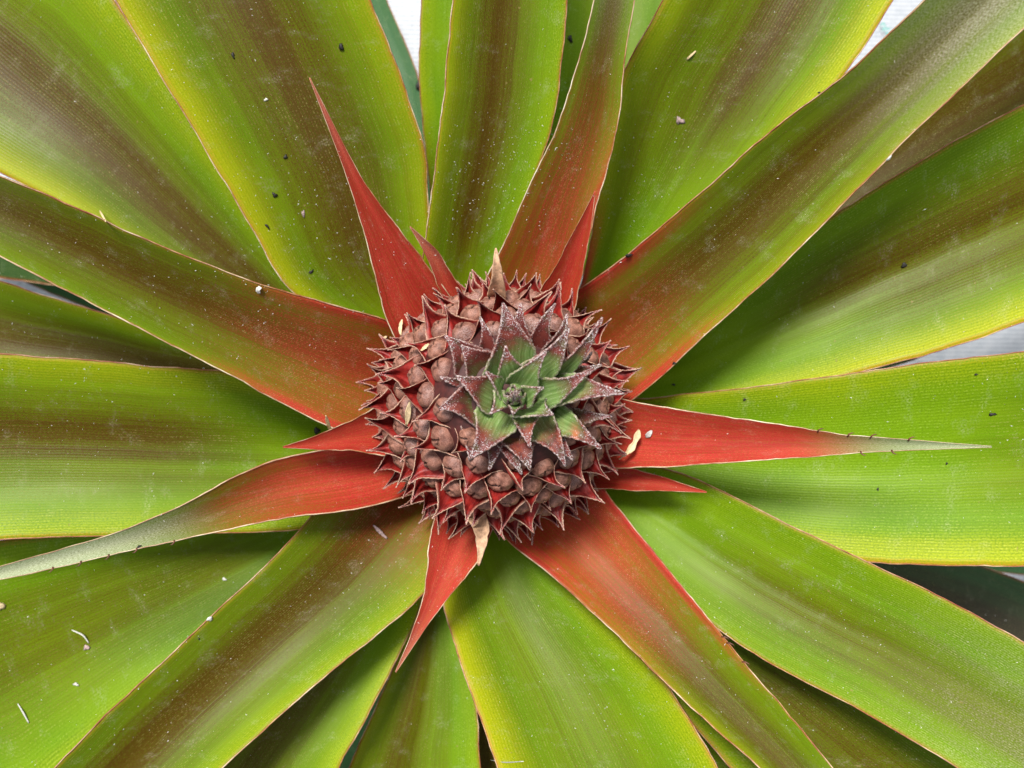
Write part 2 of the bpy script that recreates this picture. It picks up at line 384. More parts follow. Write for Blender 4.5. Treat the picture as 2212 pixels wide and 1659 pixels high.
def make_leaf(A, B, rank, name="leaf", channel=.22, base_w=120, tip=False, ext=.16, bands=(), yl=(0, 0), red=None, red_edge=(0, 0),
              pale=None, rims=(.3, .3), mat=None, label=None, thick=.0011, spines=None, keel=0., base_in=True, brown_r=None, wob=0., scar=None):
    """A, B: the two edges seen from above, from the stem outwards"""
    NR, NC = 64, 27
    z0 = height(rank, .012); d = HC - z0
    ax = np.array([1106 + AX[0] / d * FPX, 829.5 - AX[1] / d * FPX])
    A = np.asarray(A, float); B = np.asarray(B, float)
    if base_in:
        mid = .5 * (A[0] + B[0]); v = mid - ax; v /= max(np.hypot(*v), 1e-6); pv = np.array([-v[1], v[0]])
        if np.dot(pv, A[0] - B[0]) < 0: pv = -pv
        c0 = ax + v * 30; w0 = min(base_w, .45 * np.hypot(*(A[0] - B[0])) + 30)
        A = np.vstack([c0 + pv * w0, A]); B = np.vstack([c0 - pv * w0, B])
    ea, eb = resample(A, NR), resample(B, NR)
    for e_ in (ea, eb):                            # edges are never quite true
        nz_ = np.convolve(rng.normal(0, 1, NR + 8), np.ones(3) / 3, 'same')[4:-4]; nz2 = np.convolve(rng.normal(0, 1, NR + 20), np.ones(9) / 3, 'same')[10:-10]
        t_ = np.gradient(e_, axis=0); t_ /= np.maximum(np.hypot(t_[:, 0], t_[:, 1]), 1e-6)[:, None]
        e_ += np.stack([-t_[:, 1], t_[:, 0]], 1) * (nz_ * .9 + nz2 * 1.1)[:, None] * smooth(0, 60, np.hypot(*(ea - eb).T))[:, None]
    u = np.linspace(0, 1, NC); q = (2 * u - 1)
    # denser columns towards the edges
    uu = .5 + .5 * np.sign(q) * np.abs(q) ** .85
    px = ea[:, None, 0] * (1 - uu) + eb[:, None, 0] * uu; py = ea[:, None, 1] * (1 - uu) + eb[:, None, 1] * uu
    q = 2 * uu - 1
    halfw = .5 * np.hypot(ea[:, 0] - eb[:, 0], ea[:, 1] - eb[:, 1]) / 7200.
    prof = (np.abs(q) ** 1.7)[None, :]
    extra = 1.35 * channel * halfw[:, None] * prof - keel * halfw[:, None] * np.exp(-(q / .12) ** 2)[None, :]
    g_ = np.random.default_rng(int(abs(rank) * 100 + abs(A[1][0])))
    folds = sum(g_.uniform(.2, 1) * np.sin(q * g_.uniform(4, 13) + g_.uniform(0, 6)) for _ in range(3))
    extra = extra + .008 * halfw[:, None] * folds[None, :] * (1 - np.abs(q) ** 3)[None, :]
    if wob: extra = extra + wob * np.sin(np.linspace(0, 9, NR) + rank * 3)[:, None] * q[None, :] * halfw[:, None]
    P = lift_point(px, py, rank, extra)
    if not tip:                                    # the blade goes on past the picture and tapers to its point
        NE = 16; c1 = P[-1].mean(0); dirv = (P[-1] - P[-6]).mean(0); dirv /= np.linalg.norm(dirv)
        row = P[-1] - c1; ex = []
        cpos = c1.copy(); dd = dirv.copy()
        for i in range(1, NE + 1):
            f = i / NE; dd = dd + np.array([0, 0, -.055]); dd /= np.linalg.norm(dd)
            cpos = cpos + dd * ext / NE
            ex.append(cpos + row * max(.02, (1 - f) ** .8))
        P = np.concatenate([P, np.array(ex)])
    R = len(P)
    midl = P[:, NC // 2]; s = np.concatenate([[0], np.cumsum(np.linalg.norm(np.diff(midl, axis=0), axis=1))])
    hw3 = .5 * np.linalg.norm(P[:, 0] - P[:, -1], axis=1)
    uv = np.stack([np.broadcast_to(.022 * q[None, :] * min(1., hw3.max() / .016), (R, NC)), np.broadcast_to(s[:, None], (R, NC))], -1)
    r = np.hypot(P[..., 0] - AX[0], P[..., 1] - AX[1]); U = np.broadcast_to(uu, (R, NC))
    br = np.zeros((R, NC))
    for (uc, wd, st, r0, r1) in bands:
        br = np.maximum(br, min(1., st * 1.2) * np.exp(-np.abs((U - uc) / (wd * 1.18)) ** 2.0) * smooth(r0, r1, r))
    ye = np.maximum(yl[0] * (1 - smooth(0, .22, U)), yl[1] * smooth(.78, 1, U)) * smooth(.02, .07, r)
    rd = np.zeros((R, NC))
    if red:
        rd = (red[2] if len(red) > 2 else 1.) * (1 - smooth(red[0], red[1], r))
        for e, dist in ((red_edge[0], U), (red_edge[1], 1 - U)):
            if e: rd = np.maximum(rd, (1 - smooth(.02, .17, dist)) * (1 - smooth(e * .6, e, r)))
    pa = np.zeros((R, NC))
    if pale: pa = pale[2] * smooth(pale[0], pale[1], r)
    if scar: pa = np.maximum(pa, scar[4] * np.exp(-((U - scar[0]) / scar[1]) ** 2 - ((r - scar[2]) / scar[3]) ** 2))
    # reddish line just inside the edge
    rd = np.maximum(rd, .35 * np.maximum(1 - smooth(0, .035, U), smooth(.965, 1, U)))
    ed = np.minimum(U, 1 - U); th = thick * (.35 + .65 * smooth(0, .12, ed)) * (.5 + .5 * smooth(0, .01, hw3))[:, None]
    th = np.minimum(th, (hw3 * .6 + .00008)[:, None])
    me, org = shell_mesh(name, P, th, {'brown': np.clip(br, 0, 1), 'yellow': np.clip(ye, 0, 1), 'red': np.clip(rd, 0, 1), 'pale': np.clip(pa, 0, 1)}, uv, mat or M_LEAF)
    ob = link(name, me, org, PLANT)
    if label: ob["label"] = label
    for j, rp in ((0, rims[0]), (-1, rims[1])):
        pts = P[3:, j] + np.array([0, 0, -.00006])
        rr = .00013 * np.minimum(1, hw3[3:] / .006) + .00005
        pl = np.clip(rp * .75 - .05 + .35 * np.sin(np.arange(len(pts)) * .5 + rank) * rng.uniform(.5, 1), 0, 1)
        m2, o2 = tube_mesh("margin", pts, rr, M_MARGIN, pale=pl, seg=5, jitter=.25)
        link("margin", m2, o2, ob)
    if spines:
        for (j, f) in spines:
            i = int(f * (R - 1)); p = P[i, j]; tdir = P[min(i + 1, R - 1), j] - P[i - 1, j]; tdir /= np.linalg.norm(tdir)
            od = P[i, j] - P[i, NC // 2]; od /= max(np.linalg.norm(od), 1e-9)
            pts = [p - od * .0004, p + od * .0004 + tdir * .0003, p + od * .0009 + tdir * .001, p + od * .0009 + tdir * .0016]
            m2, o2 = tube_mesh("spine", pts, [.00026, .00024, .00016, .00004], M_THORN, seg=6); link("spine", m2, o2, ob)
    LEAVES.append(ob)
    return ob

# ---- red and red-based leaves round the fruit
make_leaf([(870, 760), (835, 695), (795, 530), (745, 370), (668, 168)], [(985, 660), (945, 605), (880, 518), (785, 395), (669, 167)], -1.0, tip=True,
          name="bract_leaf", red=(.5, .6), bands=[(.5, .9, .55, .075, .11)], pale=(.075, .12, .35), rims=(.85, .2), channel=.35, thick=.0009,
          label="short pointed red leaf beside the upper left of the fruit")
make_leaf([(965, 660), (940, 600), (915, 540), (885, 490)], [(1010, 650), (985, 605), (945, 540), (886, 489)], -1.3, tip=True, name="bract_leaf", red=(.5, .6),
          pale=(.04, .075, .4), rims=(.4, .3), channel=.5, thick=.0008)
make_leaf([(1050, 590), (1085, 535), (1130, 430), (1200, 290), (1250, 130), (1283, 0), (1300, -80)], [(1245, 640), (1270, 530), (1287, 450), (1312, 370), (1337, 250), (1352, 110), (1372, 0), (1380, -80)], 0,
          red=(.035, .125, .68), red_edge=(0, .11), bands=[(.48, .36, .95, .03, .06)], pale=(.10, .16, .3), rims=(.95, .5), channel=.3)
make_leaf([(1160, 640), (1185, 600), (1240, 500), (1285, 413)], [(1248, 660), (1251, 620), (1275, 510), (1286, 412)], -1.0, tip=True, name="bract_leaf", red=(.5, .6),
          rims=(.1, .35), channel=.4, thick=.0008)
make_leaf([(1250, 625), (1350, 555), (1500, 430), (1640, 305), (1820, 165), (2000, 0), (2080, -80)], [(1390, 855), (1500, 745), (1640, 620), (1800, 460), (2010, 250), (2212, 60), (2300, -20)], .25,
          red=(.032, .085, .5), red_edge=(.10, .085), bands=[(.48, .36, .9, .015, .04), (.62, .1, .6, .05, .09)], yl=(0, .35), pale=(.12, .19, .35), rims=(.2, .45), channel=.34, keel=.05)
make_leaf([(1290, 850), (1390, 870), (1600, 905), (1830, 940), (2142, 964)], [(1290, 1010), (1430, 1009), (1640, 995), (1830, 978), (2143, 966)], -.8, tip=True, name="bract_leaf",
          red=(.082, .112), bands=[(.5, .8, .5, .075, .1)], pale=(.085, .125, .75), rims=(.85, .6), channel=.4, thick=.0009,
          spines=[(0, .64), (0, .71), (0, .76), (0, .83), (-1, .74), (-1, .80)], label="long red leaf with a pale green tip pointing right")
make_leaf([(1270, 985), (1310, 1000), (1420, 1026), (1526, 1062)], [(1260, 1052), (1300, 1055), (1450, 1061), (1527, 1064)], -.4, tip=True, name="bract_leaf", red=(.5, .6),
          rims=(.3, .3), channel=.45, thick=.0008)
make_leaf([(1085, 1165), (1200, 1250), (1330, 1370), (1470, 1510), (1640, 1659), (1720, 1730)], [(1310, 1065), (1400, 1180), (1500, 1300), (1600, 1420), (1700, 1540), (1800, 1659), (1860, 1740)], .1,
          red=(.040, .105, .9), red_edge=(.08, .12), bands=[(.42, .36, .75, .045, .075)], yl=(.5, 0), pale=(.12, .2, .3), rims=(.35, .15), channel=.3,
          spines=[(-1, .46), (-1, .48), (-1, .51)])
make_leaf([(950, 1080), (930, 1160), (915, 1290), (885, 1380), (854, 1451)], [(1060, 1150), (1030, 1215), (985, 1270), (930, 1340), (855, 1453)], -.9, tip=True, name="bract_leaf", red=(.5, .6),
          pale=(.06, .085, .3), rims=(.8, .3), channel=.4, thick=.0009, label="short pointed red leaf below the fruit")
make_leaf([(770, 1010), (680, 1108), (600, 1200), (480, 1310), (330, 1450), (200, 1570), (115, 1659), (40, 1740)], [(925, 1280), (830, 1360), (700, 1460), (590, 1560), (480, 1659), (400, 1740)], 1.0,
          red=(.025, .08, .5), bands=[(.42, .3, .9, .02, .04), (.5, .25, .45, .06, .1)], yl=(.1, .3), rims=(.2, .45), channel=.26)
make_leaf([(800, 962), (650, 980), (540, 1010), (400, 1090), (240, 1155), (0, 1225), (-170, 1268)], [(860, 1080), (780, 1100), (640, 1115), (500, 1140), (300, 1185), (0, 1254), (-170, 1271)], -.1, tip=True,
          name="bract_leaf", red=(.05, .105), red_edge=(0, .10), bands=[(.5, .6, .7, .05, .075)], pale=(.085, .13, .95), rims=(.55, .85), channel=.42,
          spines=[(-1, .58), (-1, .64), (-1, .69), (-1, .74), (-1, .79)], label="red leaf fading to a pale tip towards the left")
make_leaf([(810, 880), (770, 905), (700, 935), (611, 965)], [(830, 985), (790, 976), (700, 972), (612, 967)], -1.0, tip=True, name="bract_leaf", red=(.5, .6), rims=(.35, .3), channel=.4, thick=.0008)
make_leaf([(830, 690), (620, 630), (450, 575), (300, 510), (130, 430), (0, 380), (-100, 340)], [(760, 945), (720, 925), (600, 865), (500, 810), (330, 725), (160, 635), (0, 555), (-100, 500)], .15,
          red=(.036, .105, .55), red_edge=(.10, .10), bands=[(.40, .40, 1.0, .01, .03), (.75, .2, .5, .02, .05)], pale=(.13, .2, .2), rims=(.3, .75), channel=.3)
# ---- green rosette leaves
make_leaf([(815, 745), (620, 632), (520, 450), (400, 250), (265, 30), (215, -60)], [(930, 620), (925, 400), (918, 320), (870, 180), (800, 0), (770, -80)], 2.0,
          bands=[(.52, .29, .92, .03, .085), (.6, .2, .6, .02, .05)], yl=(.8, .4), rims=(.75, .35), channel=.24)
make_leaf([(830, 760), (700, 670), (560, 480), (420, 260), (262, 25), (205, -60)], [(760, 830), (600, 720), (350, 585), (150, 450), (0, 372), (-120, 310)], 3.1,
          bands=[(.55, .25, .95, .03, .07)], yl=(.35, .75), rims=(.3, .3), channel=.2)
make_leaf([(905, 640), (915, 510), (940, 380), (960, 200), (978, 0), (984, -90)], [(1090, 640), (1120, 480), (1185, 300), (1205, 215), (1218, 100), (1225, 0), (1228, -90)], 1.0,
          bands=[(.42, .25, .85, .03, .07), (.62, .18, .4, .03, .07)], yl=(.5, .15), red=(.01, .035), rims=(.6, .05), channel=.26)
make_leaf([(950, 620), (935, 450), (918, 320), (906, 180), (910, 0), (912, -90)], [(1040, 620), (1060, 450), (1075, 320), (1080, 180), (1090, 0), (1090, -90)], 4.0,
          bands=[], yl=(.35, 0), rims=(.15, .3), channel=.2)
make_leaf([(1090, 640), (1130, 450), (1170, 250), (1185, 100), (1190, -90)], [(1240, 640), (1330, 420), (1400, 230), (1440, 90), (1460, -90)], 4.6, bands=[(.5, .2, .3, .05, .1)], rims=(.1, .1), channel=.2)
make_leaf([(1240, 660), (1262, 600), (1285, 470), (1310, 290), (1345, 150), (1400, 55), (1432, 0), (1470, -80)], [(1330, 640), (1460, 540), (1680, 330), (1820, 165), (1855, 118), (1930, 0), (1975, -80)], 2.0,
          bands=[(.56, .2, .9, .08, .14), (.2, .12, .45, .06, .1), (.4, .22, .5, .07, .12)], yl=(.45, .75), red_edge=(.09, 0), red=(.005, .02), rims=(.1, .15), channel=.24)
make_leaf([(1400, 720), (1600, 560), (1800, 330), (2010, 160), (2212, 20), (2320, -50)], [(1400, 800), (1600, 660), (1800, 520), (2010, 400), (2212, 300), (2320, 250)], 3.4,
          bands=[(.55, .6, 1.0, .04, .08)], rims=(.3, .3), channel=.2)
make_leaf([(1380, 780), (1480, 700), (1650, 570), (1800, 465), (2050, 310), (2212, 228), (2330, 170)], [(1380, 900), (1600, 870), (1850, 806), (1935, 783), (2080, 745), (2212, 695), (2330, 650)], 2.4,
          bands=[(.42, .2, .75, .08, .13), (.62, .18, .6, .1, .15)], yl=(.05, .75), rims=(.15, .25), channel=.24, keel=.05)
make_leaf([(1370, 866), (1400, 862), (1600, 840), (1930, 794), (2212, 758), (2330, 742)], [(1370, 1100), (1600, 1180), (1880, 1215), (2050, 1222), (2212, 1222), (2330, 1222)], 1.7,
          bands=[(.45, .25, .4, .13, .19)], yl=(.25, .6), rims=(.05, .15), channel=.2)
make_leaf([(1340, 990), (1480, 1020), (1600, 1082), (1870, 1213), (2000, 1270), (2212, 1385), (2320, 1440)], [(1340, 1180), (1480, 1310), (1580, 1382), (1660, 1432), (1850, 1530), (2070, 1659), (2170, 1720)], .9,
          bands=[(.55, .25, .55, .06, .11), (.7, .1, .5, .08, .13)], yl=(.1, .1), pale=(.12, .2, .18), rims=(.2, .25), channel=.22, keel=.06)
make_leaf([(1330, 1150), (1450, 1240), (1600, 1330), (1900, 1480), (2180, 1660), (2280, 1720)], [(1240, 1240), (1340, 1380), (1440, 1500), (1570, 1650), (1650, 1750)], 2.0,
          bands=[(.5, .3, .7, .09, .13)], yl=(.6, .3), rims=(.2, .2), channel=.2)
make_leaf([(1230, 1240), (1400, 1380), (1560, 1520), (1760, 1700), (1820, 1760)], [(1140, 1280), (1240, 1420), (1350, 1560), (1440, 1700), (1480, 1760)], 3.3, bands=[(.5, .3, .3, .09, .13)], rims=(.2, .2), channel=.2)
make_leaf([(950, 1200), (958, 1320), (990, 1420), (1026, 1520), (1076, 1659), (1105, 1740)], [(1190, 1210), (1320, 1350), (1440, 1478), (1500, 1568), (1552, 1659), (1590, 1740)], 1.2,
          bands=[(.45, .3, .35, .03, .07), (.5, .2, .3, .08, .12)], yl=(.85, .45), rims=(.2, .2), channel=.25)
make_leaf([(920, 1220), (892, 1340), (860, 1420), (800, 1552), (755, 1659), (722, 1740)], [(985, 1220), (985, 1330), (1010, 1420), (1030, 1540), (1036, 1659), (1040, 1740)], 3.3,
          bands=[(.36, .22, .7, .05, .085), (.65, .12, .3, .06, .1)], yl=(.55, .1), rims=(.2, .2), channel=.18, keel=.12)
make_leaf([(790, 1180), (690, 1360), (580, 1480), (450, 1640), (390, 1740)], [(930, 1240), (900, 1335), (852, 1432), (770, 1590), (736, 1640), (700, 1740)], 2.2,
          bands=[(.35, .3, .7, .07, .11)], yl=(.1, .35), rims=(.2, .02), channel=.2)
make_leaf([(985, 1230), (1000, 1400), (1000, 1560), (1000, 1760)], [(1060, 1230), (1090, 1400), (1110, 1560), (1140, 1760)], 4.6, bands=[(.4, .5, .95, .04, .07)], rims=(.2, .2), channel=.18)
make_leaf([(790, 1010), (640, 1080), (440, 1110), (240, 1135), (0, 1170), (-110, 1185)], [(790, 1130), (660, 1230), (480, 1400), (300, 1560), (180, 1680), (100, 1760)], 3.2,
          bands=[(.42, .22, .55, .08, .12)], yl=(.1, .4), rims=(.3, .3), channel=.2)
make_leaf([(760, 850), (600, 815), (520, 806), (380, 795), (200, 778), (0, 765), (-110, 758)], [(790, 1080), (760, 1125), (640, 1148), (450, 1152), (240, 1158), (0, 1164), (-110, 1166)], 2.1,
          bands=[(.42, .2, .85, .06, .12), (.55, .18, .5, .06, .12)], yl=(.45, .35), rims=(.25, .02), channel=.22)
make_leaf([(760, 800), (560, 770), (330, 716), (240, 680), (100, 640), (0, 607), (-110, 570)], [(760, 880), (560, 850), (330, 840), (150, 830), (0, 830), (-110, 825)], 3.2,
          bands=[(.55, .3, .9, .07, .11)], yl=(.3, 0), rims=(.3, .3), channel=.18)
# ---- old leaves far below
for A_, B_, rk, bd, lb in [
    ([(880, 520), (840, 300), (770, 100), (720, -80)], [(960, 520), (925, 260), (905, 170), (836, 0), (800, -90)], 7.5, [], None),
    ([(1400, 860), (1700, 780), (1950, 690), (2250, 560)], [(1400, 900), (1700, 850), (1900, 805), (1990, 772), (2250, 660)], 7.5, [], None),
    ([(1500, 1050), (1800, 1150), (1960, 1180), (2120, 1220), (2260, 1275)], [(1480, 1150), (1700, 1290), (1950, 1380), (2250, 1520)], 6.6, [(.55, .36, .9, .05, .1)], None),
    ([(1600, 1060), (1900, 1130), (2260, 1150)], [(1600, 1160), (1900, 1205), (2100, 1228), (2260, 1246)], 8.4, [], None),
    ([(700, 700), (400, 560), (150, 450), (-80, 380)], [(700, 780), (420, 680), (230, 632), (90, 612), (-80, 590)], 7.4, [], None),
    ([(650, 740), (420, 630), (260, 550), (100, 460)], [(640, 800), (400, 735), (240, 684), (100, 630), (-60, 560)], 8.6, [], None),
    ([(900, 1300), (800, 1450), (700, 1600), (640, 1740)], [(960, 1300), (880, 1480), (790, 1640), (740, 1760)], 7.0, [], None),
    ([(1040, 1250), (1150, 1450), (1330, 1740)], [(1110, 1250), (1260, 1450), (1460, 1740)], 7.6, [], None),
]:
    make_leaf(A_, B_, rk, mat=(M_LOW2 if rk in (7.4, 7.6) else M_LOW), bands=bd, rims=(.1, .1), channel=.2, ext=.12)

# ------------------------------------------------------------------ fruit
FB = Vector(at(1060, 884, .200)); FT = Vector(at(1108, 858, .2775))
AXV = (FT - FB).normalized(); FH = (FT - FB).length
E1 = AXV.orthogonal().normalized(); E2 = AXV.cross(E1)
def frad(t):          # radius of the core at 0 (bottom) .. 1 (top)
    t = np.asarray(t, float); s = np.clip(t, 0, 1)
    up = np.sqrt(np.clip(1 - ((s - .30) / .765) ** 2, 0, 1)); lo = np.sqrt(np.clip(1 - ((s - .30) / .42) ** 2, 0, 1))
    return .0362 * np.where(s > .30, up, lo)
def fpoint(t, phi, off=0.):
    r = float(frad(t)) + off
    return FB + AXV * (t * FH) + (E1 * math.cos(phi) + E2 * math.sin(phi)) * r
def fframe(t, phi):
    e = .01; d = (fpoint(min(t + e, .999), phi) - fpoint(max(t - e, .001), phi)).normalized()
    a = (-E1 * math.sin(phi) + E2 * math.cos(phi)); n = a.cross(d).normalized()
    if n.dot(E1 * math.cos(phi) + E2 * math.sin(phi)) < 0: n = -n
    return a, d, n
V = []; F = []; NT, NP = 28, 40
for i in range(NT):
    t = .0 + 1.0 * i / (NT - 1)
    for j in range(NP): V.append(fpoint(t, 2 * math.pi * j / NP))
for i in range(NT - 1):
    for j in range(NP): F.append((i * NP + j, i * NP + (j + 1) % NP, (i + 1) * NP + (j + 1) % NP, (i + 1) * NP + j))
F.append(tuple(range(NP))[::-1]); F.append(tuple((NT - 1) * NP + j for j in range(NP)))
me = bpy.data.meshes.new("fruit"); me.from_pydata([v - FB for v in V], [], F); me.update()
me.polygons.foreach_set('use_smooth', [True] * len(me.polygons)); me.materials.append(M_CORE)
FRUIT = link("fruit", me, FB, PLANT)
FRUIT["label"] = "young oval fruit covered in brown eyes and red spiny bracts"

def eye_mesh(seed):
    g = np.random.default_rng(seed); RN, SG = 11, 30; V = [(0, 0, 0)]; seam = [0.]; fuzz = [0.]
    cy = .0008 + g.uniform(-.0004, .0004); a0 = math.radians(90) + g.uniform(-.25, .25)
    arms = [a0 + math.radians(150) + g.uniform(-.2, .2), a0 - math.radians(150) + g.uniform(-.2, .2), a0 + g.uniform(-.2, .2)]
    ph = g.uniform(0, 6, 6)
    V = []
    for i in range(RN + 1):
        f = i / RN
        for j in range(SG):
            a = 2 * math.pi * j / SG
            rad = f * (1 + .025 * math.sin(3 * a + ph[0]) + .03 * math.sin(5 * a + ph[1]))
            x, y = .0044 * rad * math.cos(a), .0040 * rad * math.sin(a)
            z = .0038 * max(0, 1 - f ** 2.9) ** .58 - .0012 * (f > .99)
            dx, dy = x, y - cy; aa = math.atan2(dy, dx); dr = math.hypot(dx, dy)
            s = 0
            for k_, am in enumerate(arms):
                dlt = abs((aa - am + math.pi) % (2 * math.pi) - math.pi) * dr
                s = max(s, math.exp(-(dlt / .0003) ** 2) * ((1., .45, .25)[k_]) * min(1, .35 + dr / .0012))
            # sepals overlap: one side of each seam stands a little proud
            st = .00055 * (((aa - min(arms)) % (2 * math.pi / 3)) / (2 * math.pi / 3) - .5) * min(1, dr / .001)
            z += (-.0009 * s + st) * (1 - f ** 4) + .00008 * math.sin(x * 2400 + ph[2]) * math.sin(y * 2100 + ph[3]) + .00009 * math.sin(x * 5200 + ph[4] + y * 3100)
            V.append((x, y, z)); seam.append(0)
            seam[-1] = s * (1 - f ** 3); fuzz.append(max(0., min(1., (y / .004 - .15) * 1.3)) * (1 if g else 0))
    seam = seam[1:]; fuzz = fuzz[1:]; F = []
    for i in range(RN):
        for j in range(SG):
            b = (j + 1) % SG
            F.append((i * SG + j, (i + 1) * SG + j, (i + 1) * SG + b, i * SG + b))
    me = bpy.data.meshes.new("fruitlet"); me.from_pydata(V, [], F); me.update()
    for nm, arr in (('seam', seam), ('fuzz', fuzz)):
        a_ = me.attributes.new(nm, 'FLOAT', 'POINT'); a_.data.foreach_set('value', np.array(arr, np.float32))
    me.polygons.foreach_set('use_smooth', [True] * len(me.polygons)); me.materials.append(M_EYE)
    return me
EYES = [eye_mesh(40 + i) for i in range(7)]

def bract_mesh(seed, Ln=.0098, W=.0056):
    g = np.random.default_rng(seed); R_, C_ = 17, 19
    v = np.linspace(0, 1, R_); q = np.linspace(-1, 1, C_); q = np.sign(q) * np.abs(q) ** .8
    hw = W * (.86 * (1 - v) ** g.uniform(1.9, 3.0) + .14 * (1 - v) ** .8) * (1 + .06 * np.sin(v * g.uniform(9, 16) + g.uniform(0, 6))) + .00003
    skew = g.uniform(-.0042, .0042); curl = g.uniform(-.9, 1.1); wav = g.uniform(.0006, .0014); ph = g.uniform(0, 6)
    X = q[None, :] * hw[:, None] + skew * (v ** 2)[:, None]
    Z = np.broadcast_to(Ln * (v ** .95)[:, None], X.shape) - .0006 * (1 - v)[:, None]
    cup = .0040 * (np.abs(q) ** 2)[None, :] * ((1 - v) ** .8)[:, None]
    Y = -.0042 + cup - curl * .0022 * (v ** 2)[:, None] + wav * np.sin(q[None, :] * 5 + ph + v[:, None] * 3) * (1 - .7 * v[:, None]) - .0014 * np.sin(v * math.pi)[:, None]
    # small teeth on the margins
    tooth = np.zeros(R_); tooth[2:-2:2] = 1
    X = X + (tooth[:, None] * (np.abs(q) > .99)[None, :] * np.sign(q)[None, :]) * .00028 * g.uniform(.4, 1, (R_, 1))
    edge = np.maximum(smooth(g.uniform(.70, .93), 1, np.abs(q))[None, :] * np.ones((R_, 1)) * (.35 + .65 * np.abs(np.sin(v * 4 + ph)))[:, None], .8 * smooth(.9, 1, v)[:, None] * np.ones((1, C_)))
    tip = np.broadcast_to(v[:, None], (R_, C_))
    P = np.stack([X, Y, Z], -1)
    uv = np.stack([X, np.broadcast_to(v[:, None] * Ln, X.shape)], -1)
    me, org = shell_mesh("bract", P, .00022, {'edge': edge, 'tip': tip}, uv, M_BRACT)
    me.transform(Matrix.Translation(Vector(org)))
    return me
BRACTS = [bract_mesh(70 + i, Ln=.0088 + .0009 * (i % 5), W=.0080 + .0007 * (i % 3)) for i in range(24)]

# fruitlets on a golden-angle spiral, equal area down the fruit
ts = np.linspace(.03, .995, 400); rr = frad(ts) * np.hypot(np.gradient(frad(ts)), np.gradient(ts) * FH); ar = np.cumsum(rr[::-1]); ar = ar / ar[-1]
NF = 245; GA = math.pi * (3 - math.sqrt(5))
def put(me, name, o, a, d, n, sc, parent, tilt=0., twist=0.):
    M3 = Matrix((a, d, n)).transposed().to_4x4()
    ob = bpy.data.objects.new(name, me); COL.objects.link(ob); ob.parent = parent
    ob.matrix_basis = Matrix.Translation(o - children_loc(parent)) @ M3 @ Matrix.Rotation(tilt, 4, 'X') @ Matrix.Rotation(twist, 4, 'Z') @ Matrix.Diagonal((*sc, 1.0))
    return ob
for i in range(NF):
    f = (i + .5) / NF; t = float(np.interp(f, ar, ts[::-1])); phi = i * GA + .7
    a, d, n = fframe(t, phi); o = fpoint(t, phi)
    young = 1 - smooth(.90, 1.0, t); k_ = .80 + .20 * float(young)
    e = random.uniform(.76, .95) * k_
    if t > .12:
        put(EYES[i % 7], "fruitlet", o - n * .0006, a, d, n, (e * 1.0, e * .98, e * random.uniform(.85, 1.15)), FRUIT, random.uniform(-.12, .12), random.uniform(-.25, .25))
    b = random.uniform(.70, .98) * (.8 + .2 * float(young))
    put(BRACTS[(i * 7) % 24], "bract", o - n * .0004, a, d, n, (b * .95, k_ * .82, b), FRUIT, random.uniform(-.3, .5), random.uniform(-.35, .35))

# ------------------------------------------------------------------ crown
def Z2(x, y): return ((1100 + x / 3.19) / 1.1573, (740 + y / 3.19) / 1.1573)
def crown_leaf(tip, b0, b1, zb, zt, purple=(.5, 1.0), arch=.15, warm=0., cup=.35, tipw=1.0, px=True):
    T = np.array(at(*Z2(*tip), zt)); A = np.array(at(*Z2(*b0), zb)); B = np.array(at(*Z2(*b1), zb))
    M = .5 * (A + B); L = np.linalg.norm(T - M); W = .5 * np.linalg.norm(A - B)
    R_, C_ = 18, 19; v = np.linspace(-.28, 1, R_); q = np.linspace(-1, 1, C_); q = np.sign(q) * np.abs(q) ** .75; vc = np.clip(v, 0, 1)
    ax_ = T - M; side = (B - A); side = side - ax_ * np.dot(side, ax_) / np.dot(ax_, ax_); side /= np.linalg.norm(side)
    nrm = np.cross(side, ax_ / L); nrm *= np.sign(nrm[2])
    skewc = (B - A) / 2
    hw = (.80 * (1 - vc) ** 1.35 + .20 * (1 - vc) ** .75); hw = hw + .004
    c = M[None] + v[:, None] * ax_[None] + (arch * L * (np.sin(np.clip(v, 0, 1) * math.pi) * .8))[:, None] * nrm[None]
    c[:, 2] -= (np.clip(-v, 0, 1) * .5 * L)
    c += (side * L)[None] * (rng.uniform(-.09, .09) * np.sin(vc * math.pi) + rng.uniform(-.05, .05) * vc ** 3)[:, None]
    blend = (1 - vc)[:, None]
    sv = skewc[None] * blend + (side * W)[None] * (1 - blend)
    P = c[:, None] + (q[None, :, None] * hw[:, None, None]) * sv[:, None] + (cup * W * (np.abs(q) ** 2)[None, :] * hw[:, None])[..., None] * nrm
    jit = rng.uniform(.6, 1.6, R_)
    P[2:-1:2, 0] -= (side * .0003) * jit[2:-1:2, None]; P[2:-1:2, -1] += (side * .0003) * jit[2:-1:2, None]
    aq = np.abs(q)[None, :] * np.ones((R_, 1)); vv = np.broadcast_to(vc[:, None], (R_, C_))
    pu = np.clip(smooth(purple[0], purple[1], vv) + .6 * smooth(.7, 1, aq) * smooth(0, .5, vv), 0, 1)
    uv = np.stack([q[None, :] * W * hw[:, None], np.broadcast_to(v[:, None] * L, (R_, C_))], -1)
    me, org = shell_mesh("crown_leaf", P, .0005, {'purple': pu, 'tip': tipw * smooth(.15, 1, vv), 'edge': smooth(.55, 1, aq) * tipw, 'rim': smooth(.93, 1, aq),
                                                  'warm': warm * np.exp(-((vv - .5) / .25) ** 2)}, uv, M_CROWN)
    return link("crown_leaf", me, org, FRUIT)
